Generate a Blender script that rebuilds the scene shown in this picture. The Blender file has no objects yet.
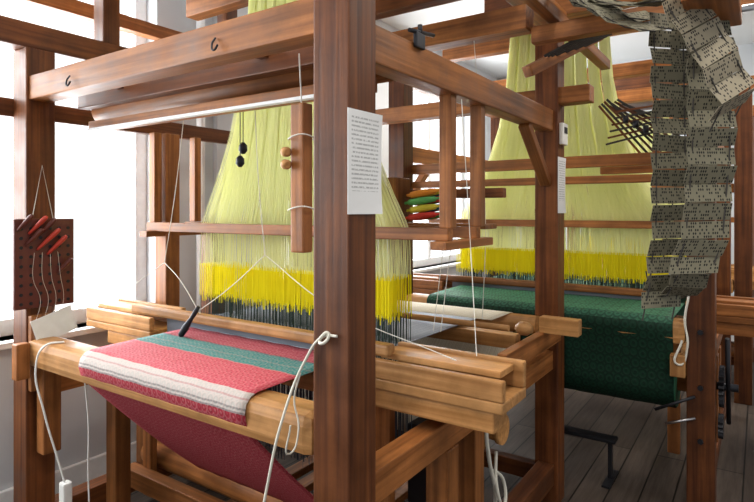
import bpy, bmesh, math, random
from mathutils import Vector, Matrix
random.seed(7)
S=bpy.context.scene
S.view_settings.view_transform='Standard'
S.view_settings.look='None'
COL=S.collection

# ---------------------------------------------------------------- materials
def newmat(name):
    m=bpy.data.materials.new(name); m.use_nodes=True
    nt=m.node_tree; b=nt.nodes['Principled BSDF']; return m,nt,b
def N(nt,t,**k):
    n=nt.nodes.new(t)
    for a,v in k.items(): setattr(n,a,v)
    return n
def plain(name,c,rough=.6,metal=0,spec=.4):
    m,nt,b=newmat(name)
    tc=N(nt,'ShaderNodeTexCoord'); no=N(nt,'ShaderNodeTexNoise'); no.inputs['Scale'].default_value=25
    nt.links.new(tc.outputs['Object'],no.inputs['Vector'])
    mx=N(nt,'ShaderNodeMix',data_type='RGBA')
    mx.inputs[6].default_value=(c[0]*.88,c[1]*.88,c[2]*.88,1); mx.inputs[7].default_value=(min(c[0]*1.1,1),min(c[1]*1.1,1),min(c[2]*1.1,1),1)
    nt.links.new(no.outputs[0],mx.inputs[0]); nt.links.new(mx.outputs[2],b.inputs['Base Color'])
    b.inputs['Roughness'].default_value=rough; b.inputs['Metallic'].default_value=metal
    b.inputs['Specular IOR Level'].default_value=spec
    return m
def wood(name,dark,light,axis,rough=.46):
    m,nt,b=newmat(name); L=nt.links
    tc=N(nt,'ShaderNodeTexCoord'); oi=N(nt,'ShaderNodeObjectInfo')
    mp=N(nt,'ShaderNodeMapping'); sc=[30,30,30]; sc[axis]=1.0; mp.inputs['Scale'].default_value=sc
    L.new(tc.outputs['Object'],mp.inputs['Vector'])
    ad=N(nt,'ShaderNodeVectorMath',operation='ADD'); L.new(mp.outputs[0],ad.inputs[0])
    mu=N(nt,'ShaderNodeMath',operation='MULTIPLY'); mu.inputs[1].default_value=37; L.new(oi.outputs['Random'],mu.inputs[0]); L.new(mu.outputs[0],ad.inputs[1])
    n1=N(nt,'ShaderNodeTexNoise'); n1.inputs['Scale'].default_value=1.6; n1.inputs['Detail'].default_value=8; n1.inputs['Distortion'].default_value=.5
    L.new(ad.outputs[0],n1.inputs['Vector'])
    cr=N(nt,'ShaderNodeValToRGB'); cr.color_ramp.elements[0].position=.30; cr.color_ramp.elements[1].position=.72
    cr.color_ramp.elements[0].color=(*dark,1); cr.color_ramp.elements[1].color=(*light,1)
    L.new(n1.outputs[0],cr.inputs[0])
    # worn blotches plus fine nicks
    n2=N(nt,'ShaderNodeTexNoise'); n2.inputs['Scale'].default_value=7; n2.inputs['Detail'].default_value=8; n2.inputs['Roughness'].default_value=.65; L.new(tc.outputs['Object'],n2.inputs['Vector'])
    m2=N(nt,'ShaderNodeMapRange'); m2.inputs[1].default_value=.3; m2.inputs[2].default_value=.7; m2.inputs[3].default_value=.62; m2.inputs[4].default_value=1.2; L.new(n2.outputs[0],m2.inputs[0])
    mr=N(nt,'ShaderNodeMapRange'); mr.inputs[3].default_value=.78; mr.inputs[4].default_value=1.28
    L.new(oi.outputs['Random'],mr.inputs[0])
    pm=N(nt,'ShaderNodeMath',operation='MULTIPLY'); L.new(mr.outputs[0],pm.inputs[0]); L.new(m2.outputs[0],pm.inputs[1])
    hs=N(nt,'ShaderNodeHueSaturation'); L.new(pm.outputs[0],hs.inputs['Value']); L.new(cr.outputs[0],hs.inputs['Color'])
    L.new(hs.outputs[0],b.inputs['Base Color'])
    b.inputs['Specular IOR Level'].default_value=.3
    rr=N(nt,'ShaderNodeMapRange'); rr.inputs[1].default_value=.3; rr.inputs[2].default_value=.7; rr.inputs[3].default_value=rough-.1; rr.inputs[4].default_value=rough+.14; L.new(n2.outputs[0],rr.inputs[0]); L.new(rr.outputs[0],b.inputs['Roughness'])
    bp=N(nt,'ShaderNodeBump'); bp.inputs['Strength'].default_value=.12; bp.inputs['Distance'].default_value=.01
    L.new(n1.outputs[0],bp.inputs['Height']); L.new(bp.outputs[0],b.inputs['Normal'])
    return m
WD=[wood('wood_dark_%d'%a,(.064,.017,.005),(.190,.060,.015),a) for a in range(3)]
WM=[wood('wood_mid_%d'%a,(.160,.052,.012),(.40,.150,.042),a) for a in range(3)]
WL=[wood('wood_light_%d'%a,(.34,.150,.044),(.60,.31,.115),a) for a in range(3)]
IRON=plain('iron',(.03,.03,.035),.45,.7)
STEEL=plain('steel',(.45,.45,.47),.3,1)
WHITE=plain('white_paint',(.82,.83,.83),.5)
ROPE=plain('white_rope',(.70,.67,.58),.9)
STRING=plain('linen_string',(.75,.73,.66),.9)
DSTR=plain('dark_cord',(.05,.045,.04),.9)
RED=plain('red_lacquer',(.42,.035,.018),.4)
DRED=plain('brown_lacquer',(.10,.022,.014),.4)
PLASTIC=plain('white_plastic',(.8,.79,.75),.35)
LINGO=plain('lingo_metal',(.05,.06,.075),.5,.3)

def thread_mat(name,c,trans=.35):
    m=bpy.data.materials.new(name); m.use_nodes=True; nt=m.node_tree; nt.nodes.clear()
    o=N(nt,'ShaderNodeOutputMaterial'); d=N(nt,'ShaderNodeBsdfDiffuse'); t=N(nt,'ShaderNodeBsdfTranslucent'); x=N(nt,'ShaderNodeMixShader')
    tc=N(nt,'ShaderNodeTexCoord'); mp=N(nt,'ShaderNodeMapping'); mp.inputs['Scale'].default_value=(40,40,1.5); no=N(nt,'ShaderNodeTexNoise'); no.inputs['Scale'].default_value=1.2
    nt.links.new(tc.outputs['Object'],mp.inputs[0]); nt.links.new(mp.outputs[0],no.inputs[0])
    mx=N(nt,'ShaderNodeMix',data_type='RGBA'); mx.inputs[6].default_value=(c[0]*.82,c[1]*.82,c[2]*.75,1); mx.inputs[7].default_value=(min(.98,c[0]*1.1),min(.98,c[1]*1.1),min(1,c[2]*1.25),1)
    nt.links.new(no.outputs[0],mx.inputs[0])
    nt.links.new(mx.outputs[2],d.inputs[0]); nt.links.new(mx.outputs[2],t.inputs[0])
    x.inputs[0].default_value=trans
    nt.links.new(d.outputs[0],x.inputs[1]); nt.links.new(t.outputs[0],x.inputs[2]); nt.links.new(x.outputs[0],o.inputs[0])
    return m
T_PALE=thread_mat('harness_cord_pale_yellow',(.93,.96,.50),.5)
T_YEL=thread_mat('heddle_yellow',(.92,.78,.02),.3)
T_DARK=thread_mat('heddle_dark',(.05,.07,.06),.1)

def warp_mat(name,c1,c2,n=260):
    m,nt,b=newmat(name); L=nt.links
    uv=N(nt,'ShaderNodeUVMap'); sp=N(nt,'ShaderNodeSeparateXYZ'); L.new(uv.outputs[0],sp.inputs[0])
    mu=N(nt,'ShaderNodeMath',operation='MULTIPLY'); mu.inputs[1].default_value=n; L.new(sp.outputs[0],mu.inputs[0])
    no=N(nt,'ShaderNodeTexNoise',noise_dimensions='1D'); L.new(mu.outputs[0],no.inputs['W']); no.inputs['Scale'].default_value=1; no.inputs['Detail'].default_value=3
    cr=N(nt,'ShaderNodeValToRGB'); cr.color_ramp.elements[0].position=.35; cr.color_ramp.elements[1].position=.65
    cr.color_ramp.elements[0].color=(*c1,1); cr.color_ramp.elements[1].color=(*c2,1)
    L.new(no.outputs[0],cr.inputs[0]); L.new(cr.outputs[0],b.inputs['Base Color']); b.inputs['Roughness'].default_value=.75
    return m
W_GREY=warp_mat('warp_grey_blue',(.15,.165,.20),(.38,.41,.47))
W_CREAM=warp_mat('warp_cream',(.62,.54,.40),(.85,.79,.66))
W_GREEN=warp_mat('warp_green',(.02,.08,.045),(.06,.15,.09))
W_REED=warp_mat('reed_dents',(.02,.022,.03),(.20,.22,.26),320)

def cloth_mat(name,stripes,motif,total,amt=1,fr=42,mul=.88):
    """stripes: [(start_metres,(r,g,b)),...] along uv.y ; motif = colour offset of the woven figure"""
    m,nt,b=newmat(name); L=nt.links
    uv=N(nt,'ShaderNodeUVMap'); sp=N(nt,'ShaderNodeSeparateXYZ'); L.new(uv.outputs[0],sp.inputs[0])
    dv=N(nt,'ShaderNodeMath',operation='DIVIDE'); dv.inputs[1].default_value=total; L.new(sp.outputs[1],dv.inputs[0])
    cr=N(nt,'ShaderNodeValToRGB'); r=cr.color_ramp; r.interpolation='CONSTANT'
    while len(r.elements)>1: r.elements.remove(r.elements[-1])
    r.elements[0].position=0; r.elements[0].color=(*stripes[0][1],1)
    for s,c in stripes[1:]:
        e=r.elements.new(s/total); e.color=(*c,1)
    L.new(dv.outputs[0],cr.inputs[0])
    mp=N(nt,'ShaderNodeVectorMath',operation='MULTIPLY'); mp.inputs[1].default_value=(fr,fr*.8,1); L.new(uv.outputs[0],mp.inputs[0])
    vo=N(nt,'ShaderNodeTexVoronoi'); vo.inputs['Scale'].default_value=1; vo.inputs['Randomness'].default_value=.2; L.new(mp.outputs[0],vo.inputs['Vector'])
    m2=N(nt,'ShaderNodeMath',operation='MULTIPLY'); m2.inputs[1].default_value=15; L.new(vo.outputs['Distance'],m2.inputs[0])
    wv=N(nt,'ShaderNodeMath',operation='SINE'); L.new(m2.outputs[0],wv.inputs[0])
    gt=N(nt,'ShaderNodeMath',operation='GREATER_THAN'); gt.inputs[1].default_value=.25; L.new(wv.outputs[0],gt.inputs[0])
    m3=N(nt,'ShaderNodeMath',operation='MULTIPLY'); m3.inputs[1].default_value=amt; L.new(gt.outputs[0],m3.inputs[0])
    tint=N(nt,'ShaderNodeVectorMath',operation='MULTIPLY_ADD'); tint.inputs[1].default_value=(mul,mul,mul); tint.inputs[2].default_value=motif; L.new(cr.outputs[0],tint.inputs[0])
    mx=N(nt,'ShaderNodeMix',data_type='RGBA'); L.new(m3.outputs[0],mx.inputs[0]); L.new(cr.outputs[0],mx.inputs[6]); L.new(tint.outputs[0],mx.inputs[7])
    L.new(mx.outputs[2],b.inputs['Base Color']); b.inputs['Roughness'].default_value=.7; b.inputs['Specular IOR Level'].default_value=.2
    bp=N(nt,'ShaderNodeBump'); bp.inputs['Strength'].default_value=.2; bp.inputs['Distance'].default_value=.003
    L.new(wv.outputs[0],bp.inputs['Height']); L.new(bp.outputs[0],b.inputs['Normal'])
    return m
PINK=(.43,.050,.072); TEAL=(.030,.165,.155); CREAM=(.42,.38,.345)
C_PINK=cloth_mat('damask_pink',[(0,(.28,.03,.05)),(.07,(.30,.04,.06)),(.125,(.05,.10,.11)),(.135,TEAL),(.19,(.10,.17,.16)),(.197,TEAL),(.25,(.35,.14,.14)),(.255,PINK),(.430,CREAM),(.450,(.37,.24,.23)),(.455,CREAM),(.476,(.24,.22,.21)),(.482,CREAM),(.490,(.22,.19,.19)),(.494,(.31,.022,.038))],(.10,.06,.055),1.4,1)  # last stop is no stripe: shade on the hanging cloth, put into its red
C_GREEN=cloth_mat('damask_green',[(0,(.055,.19,.105)),(.26,(.025,.10,.06)),(.272,(.055,.19,.105)),(.40,(.03,.11,.065)),(.47,(.008,.038,.021))],(.002,.004,.003),1.4,1,26,.5)  # last stop paints the shadow on the hanging cloth into the green
C_BEIGE=cloth_mat('damask_beige',[(0,(.6,.5,.35)),(.7,(.55,.45,.3))],(0,0,0),1.4)

def card_mat(name,base,nx,ny,dark=(.02,.018,.015)):
    m,nt,b=newmat(name); L=nt.links
    uv=N(nt,'ShaderNodeUVMap')
    mp=N(nt,'ShaderNodeVectorMath',operation='MULTIPLY'); mp.inputs[1].default_value=(nx,ny,1); L.new(uv.outputs[0],mp.inputs[0])
    fr=N(nt,'ShaderNodeVectorMath',operation='FRACTION'); L.new(mp.outputs[0],fr.inputs[0])
    fl=N(nt,'ShaderNodeVectorMath',operation='FLOOR'); L.new(mp.outputs[0],fl.inputs[0])
    di=N(nt,'ShaderNodeVectorMath',operation='DISTANCE'); di.inputs[1].default_value=(.5,.5,0); L.new(fr.outputs[0],di.inputs[0])
    lt=N(nt,'ShaderNodeMath',operation='LESS_THAN'); lt.inputs[1].default_value=.36; L.new(di.outputs['Value'],lt.inputs[0])
    wn=N(nt,'ShaderNodeTexWhiteNoise',noise_dimensions='3D'); L.new(fl.outputs[0],wn.inputs[0])
    g=N(nt,'ShaderNodeMath',operation='GREATER_THAN'); g.inputs[1].default_value=.5; L.new(wn.outputs[0],g.inputs[0])
    mm=N(nt,'ShaderNodeMath',operation='MULTIPLY'); L.new(lt.outputs[0],mm.inputs[0]); L.new(g.outputs[0],mm.inputs[1])
    mx=N(nt,'ShaderNodeMix',data_type='RGBA'); L.new(mm.outputs[0],mx.inputs[0]); mx.inputs[6].default_value=(*base,1); mx.inputs[7].default_value=(*dark,1)
    L.new(mx.outputs[2],b.inputs['Base Color']); b.inputs['Roughness'].default_value=.65; b.inputs['Specular IOR Level'].default_value=.2
    return m
CARD=card_mat('punched_card_grey',(.185,.170,.118),22,1.25)
CARD2=card_mat('punched_card_tan',(.30,.26,.185),20,1.25,(.04,.035,.03))

def paper_mat(name,lines):
    m,nt,b=newmat(name); L=nt.links
    uv=N(nt,'ShaderNodeUVMap'); sp=N(nt,'ShaderNodeSeparateXYZ'); L.new(uv.outputs[0],sp.inputs[0])
    a=N(nt,'ShaderNodeMath',operation='MULTIPLY'); a.inputs[1].default_value=lines; L.new(sp.outputs[1],a.inputs[0])
    f=N(nt,'ShaderNodeMath',operation='FRACT'); L.new(a.outputs[0],f.inputs[0])
    lt=N(nt,'ShaderNodeMath',operation='LESS_THAN'); lt.inputs[1].default_value=.42; L.new(f.outputs[0],lt.inputs[0])
    mp=N(nt,'ShaderNodeVectorMath',operation='MULTIPLY'); mp.inputs[1].default_value=(30,lines,1); L.new(uv.outputs[0],mp.inputs[0])
    no=N(nt,'ShaderNodeTexNoise'); no.inputs['Scale'].default_value=1; L.new(mp.outputs[0],no.inputs[0])
    g=N(nt,'ShaderNodeMath',operation='GREATER_THAN'); g.inputs[1].default_value=.44; L.new(no.outputs[0],g.inputs[0])
    mm=N(nt,'ShaderNodeMath',operation='MULTIPLY'); L.new(lt.outputs[0],mm.inputs[0]); L.new(g.outputs[0],mm.inputs[1])
    for o,lo,hi in ((0,.1,.9),(1,.22,.94)):
        for op,v in (('GREATER_THAN',lo),('LESS_THAN',hi)):
            q=N(nt,'ShaderNodeMath',operation=op); q.inputs[1].default_value=v; L.new(sp.outputs[o],q.inputs[0])
            m2=N(nt,'ShaderNodeMath',operation='MULTIPLY'); L.new(mm.outputs[0],m2.inputs[0]); L.new(q.outputs[0],m2.inputs[1]); mm=m2
    mx=N(nt,'ShaderNodeMix',data_type='RGBA'); L.new(mm.outputs[0],mx.inputs[0]); mx.inputs[6].default_value=(.74,.74,.74,1); mx.inputs[7].default_value=(.40,.40,.40,1)
    L.new(mx.outputs[2],b.inputs['Base Color']); b.inputs['Roughness'].default_value=.7
    return m
PAPER=paper_mat('printed_paper',24)

def floor_mat():
    m,nt,b=newmat('floor_boards'); L=nt.links
    tc=N(nt,'ShaderNodeTexCoord'); mp=N(nt,'ShaderNodeMapping'); mp.inputs['Rotation'].default_value=(0,0,math.radians(90))
    L.new(tc.outputs['Object'],mp.inputs[0])
    br=N(nt,'ShaderNodeTexBrick'); br.inputs['Scale'].default_value=1; br.inputs['Brick Width'].default_value=2.2; br.inputs['Row Height'].default_value=.14
    br.inputs['Mortar Size'].default_value=.004; br.inputs['Color1'].default_value=(.068,.050,.040,1); br.inputs['Color2'].default_value=(.120,.092,.074,1); br.inputs['Mortar'].default_value=(.010,.008,.006,1)
    L.new(mp.outputs[0],br.inputs[0])
    mp2=N(nt,'ShaderNodeMapping'); mp2.inputs['Scale'].default_value=(34,2.2,1); L.new(tc.outputs['Object'],mp2.inputs[0])
    no=N(nt,'ShaderNodeTexNoise'); no.inputs['Scale'].default_value=1.5; no.inputs['Detail'].default_value=8; no.inputs['Roughness'].default_value=.7; L.new(mp2.outputs[0],no.inputs[0])
    cr=N(nt,'ShaderNodeValToRGB'); cr.color_ramp.elements[0].position=.3; cr.color_ramp.elements[1].position=.7; cr.color_ramp.elements[0].color=(.3,.28,.27,1); cr.color_ramp.elements[1].color=(1.0,.98,.96,1); L.new(no.outputs[0],cr.inputs[0])
    mx=N(nt,'ShaderNodeMix',data_type='RGBA',blend_type='MULTIPLY'); mx.inputs[0].default_value=.75; L.new(br.outputs[0],mx.inputs[6]); L.new(cr.outputs[0],mx.inputs[7])
    L.new(mx.outputs[2],b.inputs['Base Color']); b.inputs['Roughness'].default_value=.5; b.inputs['Specular IOR Level'].default_value=.18
    return m
def wall_mat(name,c):
    m,nt,b=newmat(name); L=nt.links
    tc=N(nt,'ShaderNodeTexCoord'); no=N(nt,'ShaderNodeTexNoise'); no.inputs['Scale'].default_value=2; no.inputs['Detail'].default_value=5; L.new(tc.outputs['Object'],no.inputs[0])
    mx=N(nt,'ShaderNodeMix',data_type='RGBA'); mx.inputs[6].default_value=(c[0]*.93,c[1]*.93,c[2]*.93,1); mx.inputs[7].default_value=(*c,1)
    L.new(no.outputs[0],mx.inputs[0]); L.new(mx.outputs[2],b.inputs['Base Color']); b.inputs['Roughness'].default_value=.85
    return m
WALL=wall_mat('wall_plaster',(.62,.65,.68)); CEIL=wall_mat('ceiling_plaster',(.72,.73,.73)); FLOOR=floor_mat()

# ---------------------------------------------------------------- geometry helpers
def link(ob,parent=None):
    COL.objects.link(ob)
    if parent is not None:
        ob.parent=parent; ob.matrix_parent_inverse=Matrix.Translation(-Vector(parent.location))
    return ob
def empty(name,loc):
    e=bpy.data.objects.new(name,None); e.location=loc; e.empty_display_size=.2; COL.objects.link(e); return e
def finish(bm,name,mats,parent,smooth=False,center=True):
    if center and len(bm.verts):
        mn=[min(v.co[i] for v in bm.verts) for i in range(3)]; mxx=[max(v.co[i] for v in bm.verts) for i in range(3)]
        c=Vector([(a+b)/2 for a,b in zip(mn,mxx)])
        bmesh.ops.translate(bm,vec=-c,verts=bm.verts)
    else: c=Vector((0,0,0))
    me=bpy.data.meshes.new(name); bm.to_mesh(me); bm.free()
    for m in (mats if isinstance(mats,(list,tuple)) else [mats]): me.materials.append(m)
    if smooth:
        for p in me.polygons: p.use_smooth=True
    ob=bpy.data.objects.new(name,me); ob.location=c
    return link(ob,parent)
def addbox(bm,x0,x1,y0,y1,z0,z1,bev=0,mi=0):
    r=bmesh.ops.create_cube(bm,size=1)
    vs=r['verts']
    for v in vs: v.co=Vector(((x0+x1)/2+v.co.x*(x1-x0),(y0+y1)/2+v.co.y*(y1-y0),(z0+z1)/2+v.co.z*(z1-z0)))
    fs=set(f for v in vs for f in v.link_faces)
    for f in fs: f.material_index=mi
    if bev>0:
        es=list(set(e for v in vs for e in v.link_edges))
        bmesh.ops.bevel(bm,geom=es,offset=bev,segments=2,affect='EDGES',profile=.6)
def box(name,x0,x1,y0,y1,z0,z1,W,parent=None,bev=.005):
    if x0>x1:x0,x1=x1,x0
    if y0>y1:y0,y1=y1,y0
    if z0>z1:z0,z1=z1,z0
    d=[x1-x0,y1-y0,z1-z0]; bev=min(bev,min(d)*.3)
    m=W[d.index(max(d))] if isinstance(W,list) else W
    bm=bmesh.new(); addbox(bm,x0,x1,y0,y1,z0,z1,bev)
    return finish(bm,name,m,parent)
def cyl(name,p,q,r,m,parent=None,r2=None,seg=20,rings=None):
    p=Vector(p);q=Vector(q);d=(q-p); L=d.length; d.normalize()
    a=d.orthogonal().normalized(); b=d.cross(a)
    prof=rings or [(0,r),(1,r if r2 is None else r2)]
    bm=bmesh.new()
    rr=[]
    for t,rad in prof:
        c=p+d*L*t
        rr.append([bm.verts.new(c+(a*math.cos(2*math.pi*i/seg)+b*math.sin(2*math.pi*i/seg))*rad) for i in range(seg)])
    for A,B in zip(rr,rr[1:]):
        for i in range(seg): bm.faces.new((A[i],A[(i+1)%seg],B[(i+1)%seg],B[i]))
    bm.faces.new(list(reversed(rr[0]))); bm.faces.new(rr[-1])
    bmesh.ops.recalc_face_normals(bm,faces=bm.faces)
    if isinstance(m,list):
        ad=[abs(x) for x in d]; m=m[ad.index(max(ad))]
    ob=finish(bm,name,m,parent)
    for pl in ob.data.polygons:
        if len(pl.vertices)==4: pl.use_smooth=True
    return ob
def rope(name,pts,r,m,parent=None,smooth=True,cyc=False):
    cu=bpy.data.curves.new(name,'CURVE'); cu.dimensions='3D'; cu.bevel_depth=r; cu.bevel_resolution=2; cu.resolution_u=6
    c=Vector(pts[0])
    if smooth:
        sp=cu.splines.new('BEZIER'); sp.bezier_points.add(len(pts)-1)
        for bp,p in zip(sp.bezier_points,pts): bp.co=Vector(p)-c; bp.handle_left_type=bp.handle_right_type='AUTO'
    else:
        sp=cu.splines.new('POLY'); sp.points.add(len(pts)-1)
        for bp,p in zip(sp.points,pts): bp.co=(*(Vector(p)-c),1)
    sp.use_cyclic_u=cyc
    cu.materials.append(m); cu.use_fill_caps=True
    ob=bpy.data.objects.new(name,cu); ob.location=c
    return link(ob,parent)
def beam(name,p,q,w,h,W,parent=None):
    p=Vector(p);q=Vector(q);d=q-p;L=d.length
    bm=bmesh.new(); addbox(bm,-w/2,w/2,-h/2,h/2,-L/2,L/2,min(w,h)*.12)
    ob=finish(bm,name,W[2] if isinstance(W,list) else W,None,center=False)
    ob.location=(p+q)/2; ob.rotation_mode='QUATERNION'; ob.rotation_quaternion=d.to_track_quat('Z','Y')
    if parent: ob.parent=parent; ob.matrix_parent_inverse=Matrix.Translation(-Vector(parent.location))
    return ob
def sheet(name,x0,x1,path,m,parent=None,nx=24,wave=0):
    bm=bmesh.new(); uvl=bm.loops.layers.uv.new('UVMap')
    pts=[]; s=0
    for i,(y,z) in enumerate(path):
        if i: s+=math.hypot(y-path[i-1][0],z-path[i-1][1])
        pts.append((y,z,s))
    g=[]
    for (y,z,s) in pts:
        row=[]
        for i in range(nx+1):
            x=x0+(x1-x0)*i/nx
            row.append((bm.verts.new((x,y,z+wave*math.sin(i*1.7+s*9))),(x,s)))
        g.append(row)
    for r1,r2 in zip(g,g[1:]):
        for i in range(nx):
            q=[r1[i],r1[i+1],r2[i+1],r2[i]]
            f=bm.faces.new([t[0] for t in q])
            for l,t in zip(f.loops,q): l[uvl].uv=t[1]
    ob=finish(bm,name,m,parent,smooth=True)
    so=ob.modifiers.new('thickness','SOLIDIFY'); so.thickness=.002
    return ob
def quadcard(name,c,wv,hv,m,parent=None,t=.0015,curl=0):
    c=Vector(c);wv=Vector(wv);hv=Vector(hv);n=wv.cross(hv).normalized()
    bm=bmesh.new(); uvl=bm.loops.layers.uv.new('UVMap'); K=8; g=[]
    for j in range(K+1):
        row=[]
        for i in range(3):
            a=i/2-.5;b=j/K-.5
            row.append((bm.verts.new(c+wv*a+hv*b+n*curl*(abs(b*2)**3)*(.5+a)),(i/2,j/K)))
        g.append(row)
    for r1,r2 in zip(g,g[1:]):
        for i in range(2):
            q=[r1[i],r1[i+1],r2[i+1],r2[i]]; f=bm.faces.new([t_[0] for t_ in q])
            for l,t_ in zip(f.loops,q): l[uvl].uv=t_[1]
    ob=finish(bm,name,m,parent)
    so=ob.modifiers.new('thickness','SOLIDIFY'); so.thickness=t
    return ob

# ---------------------------------------------------------------- harness of cords
def hw(z,base):
    tab=[(1.02,1.0),(1.17,1.0),(1.34,.985),(1.42,.92),(1.55,.80),(1.7,.69),(1.9,.585),(2.1,.52),(2.4,.47),(2.8,.44)]
    if z<=tab[0][0]: return base*tab[0][1]
    for (a,va),(b,vb) in zip(tab,tab[1:]):
        if z<=b: return base*(va+(vb-va)*(z-a)/(b-a))
    return base*tab[-1][1]
def threads(name,cx,cy,base,zs,mat,parent,rows,n,w,dep=.075,endj=0,bunch=True,bk=.26):
    bm=bmesh.new()
    for r in range(rows):
        ry=(r/(rows-1)-.5)*2 if rows>1 else 0
        for i in range(n):
            t=((i+.5+random.uniform(-.3,.3))/n-.5)*2
            G=9; tg=(math.floor((t+1)/2*G)+.5)/G*2-1
            prev=None
            for k,z in enumerate(zs):
                zz=z
                if endj and k==len(zs)-1: zz=z+random.uniform(-endj,endj)
                f=max(0,min(1,(z-1.36)/.9))
                tt=t+(tg-t)*bk*f if bunch else t
                h=hw(z,base)
                x=cx+tt*h+(random.uniform(-.0015,.0015))
                y=cy+ry*dep*(1-.65*f)
                a=bm.verts.new((x-w/2,y,zz)); b=bm.verts.new((x+w/2,y+(.0015 if i%2 else -.0015),zz))
                if prev: bm.faces.new((prev[0],prev[1],b,a))
                prev=(a,b)
    return finish(bm,name,mat,parent)
def harness(e,cx,cy,base,ztop):
    k=base/.53
    zs=[ztop,2.2,1.95,1.75,1.6,1.48,1.38,1.34]
    zs=[z for z in zs if z<=ztop]
    threads('harness_cords',cx,cy,base,zs,T_PALE,e,7,int(150*k),.0036)
    threads('harness_cords_lower',cx,cy,base,[1.34,1.25,1.165],T_PALE,e,6,int(130*k),.0028,bunch=False)
    threads('yellow_heddles',cx,cy,base,[1.175,1.10,1.02],T_YEL,e,7,int(150*k),.0036,endj=.020,bunch=False)
    threads('lower_heddles',cx,cy,base,[1.03,.93,.86],T_DARK,e,5,int(110*k),.0026,bunch=False)
    threads('lingoes',cx,cy,base,[.84,.6,.42],LINGO,e,5,int(120*k),.0034,endj=.03,bunch=False)

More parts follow.
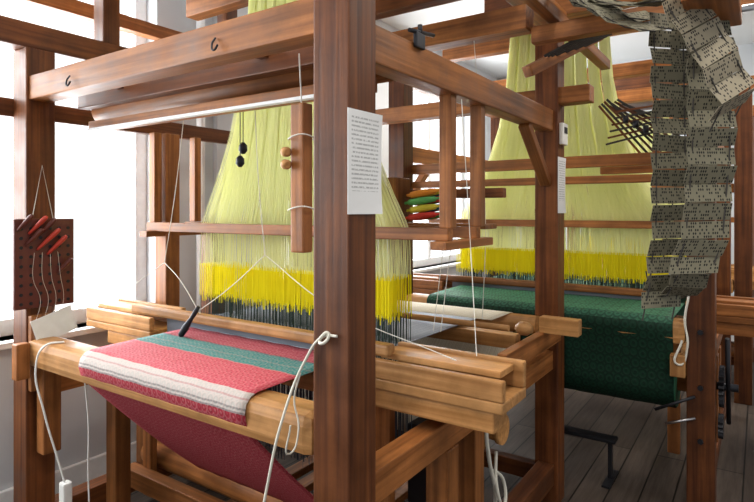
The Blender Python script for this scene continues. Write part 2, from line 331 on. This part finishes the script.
# ---------------------------------------------------------------- loom
PW=.056
def bolt(e,p,ax,r=.014):
    p=Vector(p); d=Vector(ax)*.014
    cyl('bolt',p,p+d,r,IRON,e,seg=6)
def loom(e,x0,x1,y0,y1,ztop,hy,clothmat,warpm,warpm2,cx,hb,htop,postz=None,crossrail=True,sleyW=None,clx=None,highroll=False):
    pz=postz or {}; SW=sleyW or WL
    for nm,x,y in (('post_front_left',x0,y0),('post_front_right',x1,y0),('post_rear_left',x0,y1),('post_rear_right',x1,y1)):
        box(nm,x-PW,x+PW,y-PW,y+PW,0,pz.get(nm,ztop),WD,e)
    for nm,x in (('left',x0),('right',x1)):
        box('side_rail_'+nm,x-.035,x+.035,y0+PW,y1-PW,.655,.745,WM,e)
        box('side_sill_'+nm,x-.04,x+.04,y0+PW,y1-PW,.10,.20,WD,e)
        box('stud_a_'+nm,x-.04,x+.04,y0+.48,y0+.56,.2,.655,WM,e)
        box('stud_b_'+nm,x-.04,x+.04,y0+.69,y0+.765,.2,.655,WM,e)
    if crossrail:
        box('rear_cross_rail',x0+PW,x1-PW,y1-.03,y1+.03,.08,.16,WD,e)
        box('front_cross_rail',x0+PW,x1-PW,y0+.70,y0+.76,.10,.18,WD,e)
    bm=bmesh.new(); addbox(bm,x0+PW,x1-PW,y0-.06,y0+.055,.80,.91,.032); finish(bm,'breast_beam',WL[0],e)
    cyl('back_beam',(x0+.06,y1-.09,.865),(x1-.03,y1-.09,.865),.045,WL,e)
    wx0,wx1=cx-hb-.02,cx+hb+.06
    cyl('warp_beam',(x0+.06,y1-.52,.5),(x1-.03,y1-.52,.5),.06,WL,e,rings=[(0,.045),(.03,.045),(.031,.13),(.06,.13),(.061,.06),(.9,.06),(.901,.13),(.93,.13),(.931,.05),(.985,.05),(.986,.062),(1,.062)])
    cyl('warp_roll',(wx0,y1-.52,.5),(wx1,y1-.52,.5),.105,warpm2,e,seg=32)
    p=[(y0+.40,.924)]+[(y0+.40-.05*i,.9235-.0005*i) for i in range(1,8)]
    p+=[(y0-.02,.919),(y0-.045,.912),(y0-.062,.895),(y0-.067,.87),(y0-.06,.84)]
    c0,c1=clx or (cx-hb*.88,cx+hb*.86)
    if highroll:
        ry,rz,rr_=y0+.10,.60,.125
        p+=[(y0-.05,.80),(y0-.04,.74),(y0-.032,.68)]
        for i in range(0,13):
            a=math.radians(170+i*14); p.append((ry+rr_*1.04*math.cos(a),rz+rr_*1.04*math.sin(a)))
        cyl('cloth_roller',(x0+.05,ry,rz),(x1-.02,ry,rz),.05,WM,e)
        cyl('cloth_roll',(c0-.005,ry,rz),(c1+.005,ry,rz),rr_,clothmat,e,seg=36)
    else:
        p+=[(y0-.045,.81),(y0-.02,.785)]
        for i in range(1,11): p.append((y0-.02+.47*i/10,.785-.47*i/10-.015*math.sin(math.pi*i/10)))
        cyl('cloth_roller',(x0+.05,y0+.5,.27),(x1-.05,y0+.5,.27),.055,WM,e)
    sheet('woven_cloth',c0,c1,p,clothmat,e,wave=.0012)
    sheet('warp_front',c0-.02,c1+.02,[(y0+.40,.924),(y0+.45,.922),(hy-.1,.925)],warpm,e)
    yr=min(hy+.66,y1-.30)
    sheet('warp_rear',cx-hb*.98,cx+hb,[(hy-.1,.925),(hy+.2,.92),(yr,.915)],warpm,e)
    sheet('warp_over_back_beam',cx-hb,cx+hb*1.14,[(yr,.916),(y1-.09,.914),(y1-.06,.905),(y1-.043,.865),(y1-.05,.83),(y1-.42,.53)],warpm2,e)
    sy=y0+.42
    box('sley_handrail',x0+.05,x1-.13,sy-.025,sy+.02,.945,.985,SW,e,.01)
    box('reed',cx-hb*1.02,cx+hb*1.02,sy-.007,sy+.007,.85,.945,W_REED,e,.001)
    box('sley_race',x0-.1,x1+.24,sy-.05,sy+.05,.79,.85,SW,e,.006)
    for nm,a,b in (('right',cx+hb+.06,x1+.27),('left',x0-.27,cx-hb-.06)):
        box('shuttle_box_floor_'+nm,a,b,sy-.06,sy+.13,.852,.885,SW,e)
        box('shuttle_box_back_'+nm,a,b,sy+.105,sy+.13,.886,.965,SW,e)
        box('shuttle_box_front_'+nm,a,b,sy-.06,sy-.035,.886,.945,SW,e)
        box('shuttle_box_cap_'+nm,a,b-.03,sy-.0,sy+.104,.935,.955,SW,e,.003)
    for x in (x0+.16,x1-.16):
        box('sley_sword',x-.03,x+.03,sy-.015,sy+.02,.12,.79,WM,e)
    for yy in (hy-.11,hy+.11):
        box('comber_bar',x0-.02,x1+.02,yy-.018,yy+.018,1.318,1.36,WM,e,.004)
    box('comber_board',cx-hb-.03,cx+hb+.03,hy-.09,hy+.09,1.333,1.343,WM,e,.001)
    harness(e,cx,hy,hb,htop)

# ================= LOOM A (front) ==================
A=empty('jacquard_loom',(-1.657,1.935,0))
ax0,ax1,ay0,ay1=-2.46,-.854,1.11,2.76
loom(A,ax0,ax1,ay0,ay1,2.28,1.76,C_PINK,W_GREY,W_CREAM,-1.62,.53,2.5,postz={'post_front_left':2.07,'post_rear_left':2.07,'post_front_right':2.75},clx=(-1.985,-1.14))
box('top_side_beam_right',ax1-.036,ax1+.036,ay0+PW,ay1-PW,1.80,1.90,WM,A)
box('top_side_beam_left',ax0-.10,ax0-.056,.35,ay1+.05,1.80,1.875,WD,A)
box('upper_side_beam_left',ax0-.05,ax0+.05,.35,ay1+.1,2.07,2.17,WD,A)
box('front_top_beam',ax0-.08,ax1-PW,ay0-.045,ay0+.04,1.86,1.955,WM,A)
box('front_top_beam_inner',ax0+.03,ax1-PW,ay0+.16,ay0+.21,1.855,1.93,WD,A)
cyl('roller_shade_tube',(ax0+.06,1.37,1.85),(ax1-.04,1.37,1.85),.055,WM,A,seg=28)
box('lamp_board',ax0+.08,ax1-.05,1.29,1.33,1.755,1.80,WM,A)
box('lamp_strip_housing',ax0+.12,ax1-.05,1.262,1.288,1.752,1.763,WHITE,A,.003)
for x in (-2.1,-1.3):
    box('roller_bracket',x-.02,x+.02,1.15,1.40,1.90,1.93,WD,A)
    rope('iron_hook',[(x+.02,1.060,1.91),(x+.02,1.048,1.89),(x+.03,1.045,1.87),(x+.042,1.05,1.885)],.003,IRON,A)
for x,s in ((ax1,1),(ax0,-1)):
    box('comber_support_a',x-.022,x+.022,1.648,1.69,1.36,1.80,WM,A,.003)
    box('comber_support_b',x-.022,x+.022,1.885,1.925,1.36,1.80,WM,A,.003)
    box('comber_support_foot',x-.03,x+.03,1.60,1.98,1.29,1.318,WM,A,.003)
box('mid_post_left_a',ax0-.05,ax0+.04,1.70,1.78,.745,1.80,WM,A)
box('mid_post_left_b',ax0-.04,ax0+.06,1.97,2.05,.745,1.318,WD,A)
box('rear_top_beam',ax0-.15,ax1+.06,2.25,2.35,2.17,2.27,WM,A)
box('upper_side_beam_right',ax1-.05,ax1+.05,ay0+PW,ay1+.12,2.32,2.42,WM,A)
box('rear_cap_beam',ax0-.1,ax1+.2,ay1-.045,ay1+.045,1.93,2.01,WM,A)
for y in (1.42,2.12):
    box('upper_post_left',ax0-.04,ax0+.04,y-.04,y+.04,2.17,2.75,WD,A)
box('upper_cross_beam',ax0+.04,ax1-.05,2.08,2.15,2.30,2.38,WD,A)
box('upper_outer_rail',ax0-.32,ax0-.25,.5,2.6,2.36,2.43,WM,A)
box('upper_outer_tie',ax0-.32,ax0+.05,1.9,1.96,2.17,2.24,WM,A)
box('machine_beam_front',ax0-.1,ax1+.1,1.52,1.60,2.46,2.56,WM,A)
box('machine_beam_rear',ax0-.1,ax1+.1,1.92,2.0,2.46,2.56,WM,A)
box('jacquard_head',-1.95,-1.28,1.55,1.98,2.56,2.75,WD,A)
box('machine_rail_right',ax1+.12,ax1+.17,1.7,3.3,2.20,2.25,WM,A)
for i in range(7):
    beam('lifting_hook',(ax1+.10,2.36+.05*i,2.07+.012*i),(ax1+.30,2.40+.05*i,2.16+.01*i),.012,.010,DSTR,A)
beam('knee_brace',(ax1,2.70,1.55),(ax1,2.40,1.80),.05,.04,WM,A)
beam('upper_brace',(ax1+.02,2.38,2.02),(ax1+.22,2.8,2.25),.05,.05,WM,A)
box('iron_clamp',ax1+.037,ax1+.05,1.38,1.43,1.885,1.93,IRON,A,.004)
cyl('clamp_screw',(ax1+.043,1.41,1.93),(ax1+.043,1.41,1.955),.007,IRON,A)
cyl('clamp_bar',(ax1+.043,1.35,1.925),(ax1+.043,1.49,1.945),.006,IRON,A)
box('hanging_cleat',-1.095,-1.045,1.17,1.21,1.30,1.72,WM,A,.006)
rope('cleat_cord',[(-1.07,1.19,1.72),(-1.07,1.18,1.86)],.002,STRING,A)
for z in (1.62,1.42): rope('cleat_wrap',[(-1.098,1.165,z),(-1.042,1.165,z+.01),(-1.042,1.215,z),(-1.098,1.215,z+.01)],.002,STRING,A,cyc=True)
for z in (1.585,1.55):
    cyl('cleat_knob',(-1.11,1.16,z),(-1.085,1.15,z-.004),.014,WL,A,rings=[(0,.008),(.3,.014),(.8,.014),(1,.008)])
box('post_bracket_plate_left',ax0+.057,ax0+.085,1.06,1.16,.70,1.0,WM,A)
bolt(A,(ax0+.085,1.11,.95),(1,0,0)); bolt(A,(ax0+.085,1.11,.75),(1,0,0))
beam('post_brace_left',(ax0+.1,1.12,.45),(ax0+.1,1.12,.80),.06,.07,WM,A)
box('outer_prop_left',ax0+.20,ax0+.27,1.30,1.37,.18,.79,WM,A)
box('left_bracket_arm',ax0+.058,ax0+.10,1.0,1.05,.76,.90,WM,A)
box('low_front_rail',ax0+.056,ax0+.9,1.46,1.52,.17,.25,WM,A)
box('outer_shelf_beam',ax1-.34,ax1+.18,1.60,1.68,.76,.80,WM,A)
box('right_upper_block',ax1+.05,ax1+.22,2.44,2.50,.88,.95,WL,A)
box('right_arm',ax1+.036,ax1+.075,2.0,2.7,.80,.88,WM,A)
box('lease_beam',-1.5,ax1+.02,2.24,2.30,.84,.90,WL,A)
cyl('lease_rod',(-2.2,2.18,.94),(-.84,2.18,.94),.013,WL,A)
cyl('rod_knob',(-.84,2.26,.93),(-.77,2.26,.93),.028,WL,A,rings=[(0,.012),(.3,.028),(.7,.028),(1,.014)])
box('bobbin_shelf',-1.40,ax1-.02,2.02,2.14,1.345,1.365,WM,A)
box('bobbin_shelf_bar',ax0,ax1,2.15,2.19,1.47,1.51,WD,A)
box('bobbin_end_block',-1.33,-1.28,2.02,2.14,1.366,1.56,WM,A)
cols=[(.55,.04,.03),(.05,.3,.08),(.7,.25,.03),(.6,.5,.05),(.03,.15,.25),(.45,.02,.03),(.1,.35,.12)]
for i in range(12):
    m=plain('yarn_%d'%i,cols[i%7],.9)
    y=2.045+.03*(i%3); z=1.385+.032*(i//3)
    cyl('yarn_bobbin',(-1.25+.01*(i%2),y,z),(-1.07+.012*(i%3),y-.02,z+.02),.014,m,A,rings=[(0,.006),(.12,.007),(.13,.013),(.5,.016),(.85,.011),(.86,.006),(1,.005)],seg=12)
rope('picking_cord_left',[(-1.87,1.40,1.83),(-2.0,1.45,1.5),(-2.146,1.5,1.19)],.0016,STRING,A)
rope('picking_cord_left_b',[(-2.146,1.5,1.19),(-2.60,1.5,.965)],.0016,STRING,A,False)
rope('picking_cord_left_c',[(-2.146,1.5,1.19),(-2.0,1.47,1.13),(-1.83,1.44,1.01)],.0016,STRING,A)
rope('picking_cord_up',[(-1.45,1.37,1.80),(-1.48,1.42,1.5),(-1.48,1.45,1.257)],.0016,STRING,A)
rope('picking_cord_down',[(-1.48,1.45,1.257),(-1.65,1.44,1.13),(-1.83,1.43,1.02)],.0018,STRING,A)
rope('picking_cord_right',[(-1.48,1.45,1.257),(-1.2,1.47,1.10),(-.75,1.52,.97)],.0016,STRING,A)
cyl('picking_handle',(-1.825,1.43,1.04),(-1.875,1.38,.925),.01,IRON,A,rings=[(0,.006),(.15,.010),(.4,.008),(.7,.014),(.95,.012),(1,.007)])
for k,x in enumerate((-1.485,-1.50)):
    rope('weight_cord',[(x,1.35,1.80),(x,1.35,1.65-.045*k)],.0016,DSTR,A)
    cyl('cord_weight',(x,1.35,1.655-.045*k),(x,1.35,1.615-.045*k),.014,IRON,A,rings=[(0,.005),(.25,.014),(.7,.015),(1,.006)])
rope('tie_rope',[(-.83,1.048,1.12),(-.87,1.045,1.115),(-.92,1.035,1.05),(-.965,1.0,.90),(-1.0,.99,.75),(-1.04,.985,.55),(-1.06,.99,.40)],.0035,ROPE,A)
rope('tie_rope_knot',[(-.855,1.045,1.125),(-.87,1.038,1.115),(-.88,1.045,1.105),(-.87,1.035,1.10),(-.855,1.04,1.108)],.004,ROPE,A,cyc=True)
rope('tie_rope_tail',[(-.93,1.03,1.02),(-.95,1.03,.95),(-.94,1.035,.88),(-.955,1.02,.82),(-.935,1.0,.90)],.0022,ROPE,A)
rope('warp_brake_rope',[(-.93,2.24,.62),(-.91,2.12,.55),(-.90,2.12,.42),(-.89,2.16,.28),(-.90,2.2,.16),(-.88,2.25,.1)],.008,ROPE,A)
rope('warp_brake_rope_b',[(-.92,2.24,.40),(-.88,2.15,.30),(-.87,2.2,.2),(-.90,2.28,.26),(-.92,2.22,.33)],.007,ROPE,A)
rope('side_cord',[(-.8,1.66,1.78),(-.79,1.7,1.35),(-.72,1.6,.97)],.0013,STRING,A)
rope('lifting_cord',[(-1.05,2.3,2.2),(-.95,2.2,1.4),(-.92,2.1,.98)],.0014,STRING,A)
for x in (-.96,-.93):
    rope('heddle_cord',[(x,1.86,1.36),(x-.02,1.8,.98)],.0013,STRING,A)
for i in range(6):
    box('treadle',-2.0+.14*i,-1.93+.14*i,1.38,2.5,.06,.10,WM,A)
box('mechanism_box',-1.12,-.95,1.85,2.05,.2,.6,IRON,A)

# ================= LOOM B (second) ==================
B=empty('jacquard_loom',(-1.03,3.77,0))
bx0,bx1,by0,by1=-1.84,-.22,2.96,4.55
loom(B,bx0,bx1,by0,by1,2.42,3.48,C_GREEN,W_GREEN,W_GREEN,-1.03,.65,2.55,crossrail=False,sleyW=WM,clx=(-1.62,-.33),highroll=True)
box('top_side_beam_right',bx1-.036,bx1+.036,by0+PW,by1-PW,1.72,1.82,WM,B)
box('top_side_beam_left',bx0-.036,bx0+.036,by0+PW,by1-PW,1.72,1.82,WM,B)
box('front_upper_rail',bx0+PW,bx1-PW,by0+.03,by0+.075,1.64,1.70,WM,B)
box('front_lower_rail',bx0+PW,bx1-PW,by0+.03,by0+.07,1.555,1.595,WM,B)
box('front_top_beam',bx0-.1,bx1+.1,by0-.045,by0+.045,2.42,2.52,WM,B)
box('rear_top_beam',bx0-.1,bx1+.1,by1-.045,by1+.045,2.42,2.52,WM,B)
box('upper_side_beam_left',bx0-.04,bx0+.04,by0,by1,2.2,2.3,WM,B)
box('machine_beam_front',bx0-.1,bx1+.1,3.2,3.28,2.52,2.62,WM,B)
box('machine_beam_rear',bx0-.1,bx1+.1,3.7,3.78,2.52,2.62,WM,B)
box('jacquard_head',-1.4,-.7,3.22,3.74,2.62,2.85,WD,B)
beam('knee_brace_left',(bx0,3.02,1.45),(bx0,3.35,1.74),.05,.04,WM,B)
box('lever_rail',-.74,bx1,3.30,3.34,1.62,1.66,WM,B)
box('lever_stand',-.47,-.44,3.29,3.35,1.66,2.02,WM,B)
for i in range(10):
    beam('lever',(-.74+.012*i,3.28+.008*i,2.00+.012*(i%4)),(-.50+.022*i,3.32+.008*i,1.68+.018*i),.012,.012,DSTR if i%2 else WD[2],B)
for i in range(6):
    beam('lever_link',(-.70+.01*i,3.26,1.78+.035*i),(-.44+.01*i,3.30,1.84+.028*i),.010,.010,WD[2] if i%2 else DSTR,B)
for i in range(4):
    cyl('lever_weight',(-.60+.05*i,3.27,1.93-.03*i),(-.60+.05*i,3.27,1.89-.03*i),.014,IRON,B,seg=10)
def gear(name,c,R,teeth,e,t=.02):
    bm=bmesh.new(); n=teeth*2; rings=[]
    for sx in (-t/2,t/2):
        rings.append([bm.verts.new((c[0]+sx,c[1]+math.cos(2*math.pi*i/n)*(R if i%2 else R*.86),c[2]+math.sin(2*math.pi*i/n)*(R if i%2 else R*.86))) for i in range(n)])
    for i in range(n): bm.faces.new((rings[0][i],rings[0][(i+1)%n],rings[1][(i+1)%n],rings[1][i]))
    bm.faces.new(rings[0]); bm.faces.new(list(reversed(rings[1])))
    bmesh.ops.recalc_face_normals(bm,faces=bm.faces)
    return finish(bm,name,IRON,e)
gear('ratchet_wheel',(bx1+.075,3.06,.60),.095,22,B)
gear('ratchet_wheel_small',(bx1+.075,2.98,.44),.055,16,B)
cyl('ratchet_axle',(bx1+.0,3.06,.60),(bx1+.14,3.06,.60),.018,IRON,B)
cyl('ratchet_lever',(bx1+.10,2.98,.84),(bx1+.10,3.10,.42),.010,IRON,B)
cyl('crank_rod',(bx1-.18,2.86,.50),(bx1-.02,2.89,.58),.007,IRON,B)
cyl('crank_rod_b',(bx1-.14,2.87,.44),(bx1-.02,2.90,.48),.006,STEEL,B)
box('wood_dog',bx1-.12,bx1-.057,2.87,2.93,.66,.76,WL,B)
rope('tie_rope',[(bx1-.045,2.885,1.03),(bx1-.06,2.885,.92),(bx1-.05,2.88,.80),(bx1-.085,2.865,.72),(bx1-.07,2.87,.83)],.005,ROPE,B)
for i,z in enumerate((.87,.62,.38)): bolt(B,(bx1+.0,by0-PW,z),(0,-1,0),.012)

# ================= LOOM C (third, further back) ==================
C=empty('jacquard_loom',(-.9,5.6,0))
loom(C,-1.7,-.10,4.95,6.35,2.3,5.5,C_BEIGE,W_CREAM,W_CREAM,-.9,.5,2.3)
box('top_side_beam_right',-.14,-.06,5.0,6.3,1.9,2.0,WM,C)
box('top_side_beam_left',-1.74,-1.66,5.0,6.3,1.9,2.0,WM,C)
box('front_top_beam',-1.8,0.0,4.91,4.99,2.3,2.4,WM,C)
box('rear_top_beam',-1.8,0.0,6.31,6.39,2.3,2.4,WM,C)
box('mid_rail',-1.64,-.16,4.98,5.03,1.55,1.62,WM,C)
box('jacquard_head',-1.25,-.55,5.3,5.8,2.36,2.6,WD,C)

# ================= punched cards ==================
K=empty('punch_card_chain',(-.2,2.25,1.6))
def cardstrip(nm,pts,wv,mat,pitch=.062,gap=.005,jit=.008):
    pts=[Vector(p) for p in pts]; wv=Vector(wv)
    seg=[(b-a).length for a,b in zip(pts,pts[1:])]; T=sum(seg)
    def at(s):
        for a,b,l in zip(pts,pts[1:],seg):
            if s<=l: return a+(b-a)*(s/l)
            s-=l
        return pts[-1]
    bm=bmesh.new(); uvl=bm.loops.layers.uv.new('UVMap'); n=int(T/pitch)
    for i in range(n):
        a=at(i*pitch); b=at((i+1)*pitch-gap); d=(b-a).normalized(); nn=wv.cross(d).normalized()
        off=nn*(jit if i%2 else -jit)*random.uniform(.4,1.4)
        c1=a-off; c2=b+off; w=wv/2+nn*random.uniform(-.006,.006)+d*random.uniform(-.003,.003)
        sh=wv.normalized()*random.uniform(-.003,.003)
        for rrow in range(4):
            q0=c1+(c2-c1)*(rrow/4)+sh; q1=c1+(c2-c1)*((rrow+1)/4)+sh
            vs=[bm.verts.new(q0-w),bm.verts.new(q0+w),bm.verts.new(q1+w),bm.verts.new(q1-w)]
            f=bm.faces.new(vs)
            for l,u in zip(f.loops,((0,i*4+rrow),(1,i*4+rrow),(1,i*4+rrow+1),(0,i*4+rrow+1))): l[uvl].uv=u
    bmesh.ops.remove_doubles(bm,verts=bm.verts,dist=.0004)
    ob=finish(bm,nm,mat,K); so=ob.modifiers.new('thickness','SOLIDIFY'); so.thickness=.0018
    for f in (-.38,.38):
        rope(nm+'_lacing',[p+wv*f for p in pts],.0025,DSTR,K,False)
cardstrip('cards_left',[(-.27,2.24,2.12),(-.265,2.25,1.8),(-.26,2.24,1.4),(-.28,2.22,1.15),(-.30,2.2,1.03)],(.11,.10,0),CARD)
cardstrip('cards_right',[(-.17,2.17,2.12),(-.13,2.18,1.95),(-.135,2.18,1.6),(-.155,2.18,1.32),(-.19,2.17,1.2)],(.135,.09,0),CARD)
cardstrip('cards_middle',[(-.20,2.30,2.12),(-.19,2.31,1.8),(-.20,2.30,1.5),(-.24,2.28,1.22)],(.14,.02,0),CARD)
cardstrip('cards_return',[(-.19,2.17,1.2),(-.23,2.24,1.12),(-.285,2.27,1.10),(-.30,2.25,1.2)],(.10,.10,0),CARD)
cardstrip('cards_fold',[(-.24,2.0,2.16),(-.17,2.02,2.02),(-.10,2.06,1.88),(-.06,2.1,1.78),(-.10,2.14,1.70)],(.09,.08,.07),CARD2)
cardstrip('cards_incoming',[(-.72,2.36,2.40),(-.58,2.30,2.25),(-.45,2.26,2.16),(-.30,2.25,2.11)],(.08,.13,.03),CARD)
cardstrip('cards_incoming_b',[(-.62,2.2,2.34),(-.50,2.16,2.20),(-.38,2.14,2.14),(-.24,2.14,2.13)],(.07,.12,.02),CARD)
cardstrip('cards_incoming_c',[(-.58,2.1,2.26),(-.46,2.10,2.13),(-.36,2.12,2.06),(-.27,2.16,2.04)],(.06,.12,.03),CARD)
box('cradle_beam',ax1+.06,.10,2.31,2.37,2.12,2.19,WM,K)
box('cradle_end_block',-.20,-.05,1.93,2.3,2.055,2.115,WM,K)
cyl('cradle_bolt',(-.125,1.93,2.085),(-.125,1.915,2.085),.014,STEEL,K,seg=12)
cyl('card_rod',(-.36,2.26,2.10),(.0,2.26,2.10),.012,STEEL,K)

# ================= tool rack on left post ==================
R=empty('tool_rack',(-2.38,1.11,1.25))
bm=bmesh.new(); addbox(bm,-2.398,-2.380,1.0,1.23,1.03,1.385,.004); finish(bm,'rack_board',DRED,R)
for i in range(9):
    for j in range(6):
        cyl('peg_hole_ring',(-2.381,1.025+.036*j,1.05+.037*i),(-2.378,1.025+.036*j,1.05+.037*i),.007,IRON,R,seg=8)
rope('rack_string',[(-2.39,1.07,1.385),(-2.395,1.11,1.6),(-2.39,1.15,1.385)],.0015,STRING,R,False)
hs=[(1.01,1.37,DRED,.07),(1.05,1.355,RED,.09),(1.09,1.35,DRED,.08),(1.08,1.29,RED,.12),(1.12,1.27,RED,.10),(1.04,1.31,DRED,.08),(1.16,1.19,DRED,.07)]
for y,z,m,l in hs:
    cyl('quill_handle',(-2.375,y,z-.03),(-2.35,y+l*.65,z+l*.45),.012,m,R,rings=[(0,.003),(.1,.006),(.4,.008),(.75,.010),(.92,.009),(1,.005)],seg=12)
for k in range(4):
    rope('yarn_end',[(-2.372,1.07+.03*k,1.25),(-2.36,1.06+.035*k,1.15),(-2.365,1.09+.03*k,1.06),(-2.36,1.07+.03*k,.98)],.0006,STRING,R)

quadcard('paper_tag',(-2.355,1.14,.955),(.0,.155,.045),(0,-.03,.10),WHITE)
quadcard('paper_label',(ax1+PW+.003,1.115,1.535),(0,.14,0),(0,0,.25),PAPER,curl=.004)
quadcard('paper_label',(ax1+PW+.003,2.76,1.54),(0,.12,0),(0,0,.27),PAPER,curl=.004)
th=empty('wall_thermostat',(ax1+PW+.01,2.76,1.79))
box('case',ax1+PW+.001,ax1+PW+.022,2.72,2.80,1.735,1.84,PLASTIC,th,.006)
box('display',ax1+PW+.022,ax1+PW+.024,2.735,2.785,1.79,1.82,IRON,th,.001)
so=empty('power_cable',(-2.22,1.10,.43))
rope('cord',[(-2.20,1.105,.36),(-2.22,1.09,.45),(-2.25,1.05,.65),(-2.27,1.03,.83),(-2.24,1.05,.905),(-2.20,1.10,.915)],.0038,PLASTIC,so)
box('inline_switch',-2.225,-2.185,1.09,1.125,.27,.375,PLASTIC,so,.008)
rope('cord_tail',[(-2.205,1.107,.27),(-2.2,1.12,.12),(-2.25,1.2,.006),(-2.6,1.3,.006)],.004,PLASTIC,so)
rope('power_cable',[(-2.15,1.15,.785),(-2.12,1.15,.6),(-2.14,1.16,.4),(-2.14,1.18,.1),(-2.3,1.3,.006)],.003,PLASTIC)

st=empty('iron_footrest',(-.75,3.0,0))
box('foot_top',-.98,-.62,3.10,3.18,.20,.22,IRON,st)
for x in (-.95,-.65):
    box('foot_leg',x-.01,x+.01,3.12,3.15,.012,.20,IRON,st,.002); box('foot_pad',x-.02,x+.02,3.02,3.24,0,.012,IRON,st,.002)
tb=empty('work_table',(.28,3.9,0))
box('table_top',.02,.9,3.55,4.3,.80,.84,WL,tb)
box('table_apron',.06,.86,3.6,4.25,.72,.80,WM,tb)
for x in (.08,.84):
    for y in (3.62,4.22): box('table_leg',x-.03,x+.03,y-.03,y+.03,0,.72,WM,tb)

# ================= room ==================
XL=-2.86; YB=7.0; XR=3.2; YF=-2.2; H=3.15
box('floor',XL-.2,XR,YF,YB+.2,-.1,0,FLOOR,None,.001)
box('ceiling',XL-.2,XR,YF,YB+.2,H,H+.1,CEIL,None,.001)
box('wall_back',XL-.2,XR,YB,YB+.2,0,H,WALL,None,.001)
wins=[(-.9,1.95),(2.95,3.75),(4.5,6.2)]
bm=bmesh.new(); y=YF
for a,b in wins:
    addbox(bm,XL-.2,XL,y,a,0,H); addbox(bm,XL-.2,XL,a,b,0,.82); addbox(bm,XL-.2,XL,a,b,2.75,H); y=b
addbox(bm,XL-.2,XL,y,YB,0,H); finish(bm,'wall_left',WALL,None)
gm=bpy.data.materials.new('window_glass'); gm.use_nodes=True; nt=gm.node_tree; nt.nodes.clear()
o=N(nt,'ShaderNodeOutputMaterial'); t=N(nt,'ShaderNodeBsdfTransparent'); g=N(nt,'ShaderNodeBsdfGlossy'); g.inputs['Roughness'].default_value=.02; x=N(nt,'ShaderNodeMixShader'); x.inputs[0].default_value=.06
nt.links.new(t.outputs[0],x.inputs[1]); nt.links.new(g.outputs[0],x.inputs[2]); nt.links.new(x.outputs[0],o.inputs[0])
for k,(a,b) in enumerate(wins):
    w=empty('window_%d'%(k+1),(XL-.12,(a+b)/2,.82)); X0,X1=XL-.17,XL-.10
    box('frame_bottom',X0,X1,a,b,.82,.90,WHITE,w); box('frame_top',X0,X1,a,b,2.67,2.75,WHITE,w)
    ys=[a+.035,b-.035,(a+b)/2]
    for yy in ys: box('frame_stile',X0,X1,yy-.035,yy+.035,.90,2.67,WHITE,w)
    box('glass',XL-.137,XL-.133,a+.07,b-.07,.9,2.67,gm,w,.0005)
    box('sill',XL-.19,XL+.05,a-.03,b+.03,.79,.82,WHITE,w)
box('baseboard_left',XL,XL+.025,YF,YB-.03,0,.14,WHITE,None)
box('baseboard_back',XL+.03,XR,YB-.025,YB,0,.14,WHITE,None)
cyl('heating_pipe',(XL+.07,2.2,.02),(XL+.07,2.2,H-.02),.025,WHITE)
box('trim_1',XL,XL+.04,2.35,2.7,0,H-.01,WALL,None)

# ================= lights ==================
w=bpy.data.worlds.new('daylight'); S.world=w; w.use_nodes=True; nt=w.node_tree; bg=nt.nodes['Background']
tc=N(nt,'ShaderNodeTexCoord'); sp=N(nt,'ShaderNodeSeparateXYZ'); nt.links.new(tc.outputs['Generated'],sp.inputs[0])
mr=N(nt,'ShaderNodeMapRange'); mr.inputs[1].default_value=-.15; mr.inputs[2].default_value=-.5; mr.inputs[3].default_value=.66; mr.inputs[4].default_value=1.8
nt.links.new(sp.outputs[0],mr.inputs[0]); nt.links.new(mr.outputs[0],bg.inputs[1])
bg.inputs[0].default_value=(.96,.98,1,1)
def area(n,loc,rot,sx,sy,p,c):
    l=bpy.data.lights.new(n,'AREA'); l.shape='RECTANGLE'; l.size=sx; l.size_y=sy; l.energy=p; l.color=c
    o=bpy.data.objects.new(n,l); o.location=loc; o.rotation_euler=rot; COL.objects.link(o); return o
for k,(a,b) in enumerate(wins):
    area('window_daylight',(XL-.35,(a+b)/2,1.85),(0,math.radians(-90),0),1.9,b-a,[200,85,150][k],(.95,.98,1))
for k,(xx,yy) in enumerate(((-.5,.2),(.6,2.2),(-1.6,4.6),(.6,4.8))):
    area('ceiling_fill',(xx,yy,H-.03),(0,0,0),.35,1.5,[32,32,50,50][k],(1,.95,.87))  # unseen overhead panels, added as fill light for the interior

# ================= camera ==================
cd=bpy.data.cameras.new('camera'); cam=bpy.data.objects.new('camera',cd); COL.objects.link(cam)
cam.location=(0,0,1.42); cam.rotation_euler=(math.radians(90),0,math.radians(34.3))
cd.sensor_width=36; cd.lens=36*561/754; cd.shift_y=-41/754; cd.clip_start=.05
S.camera=cam
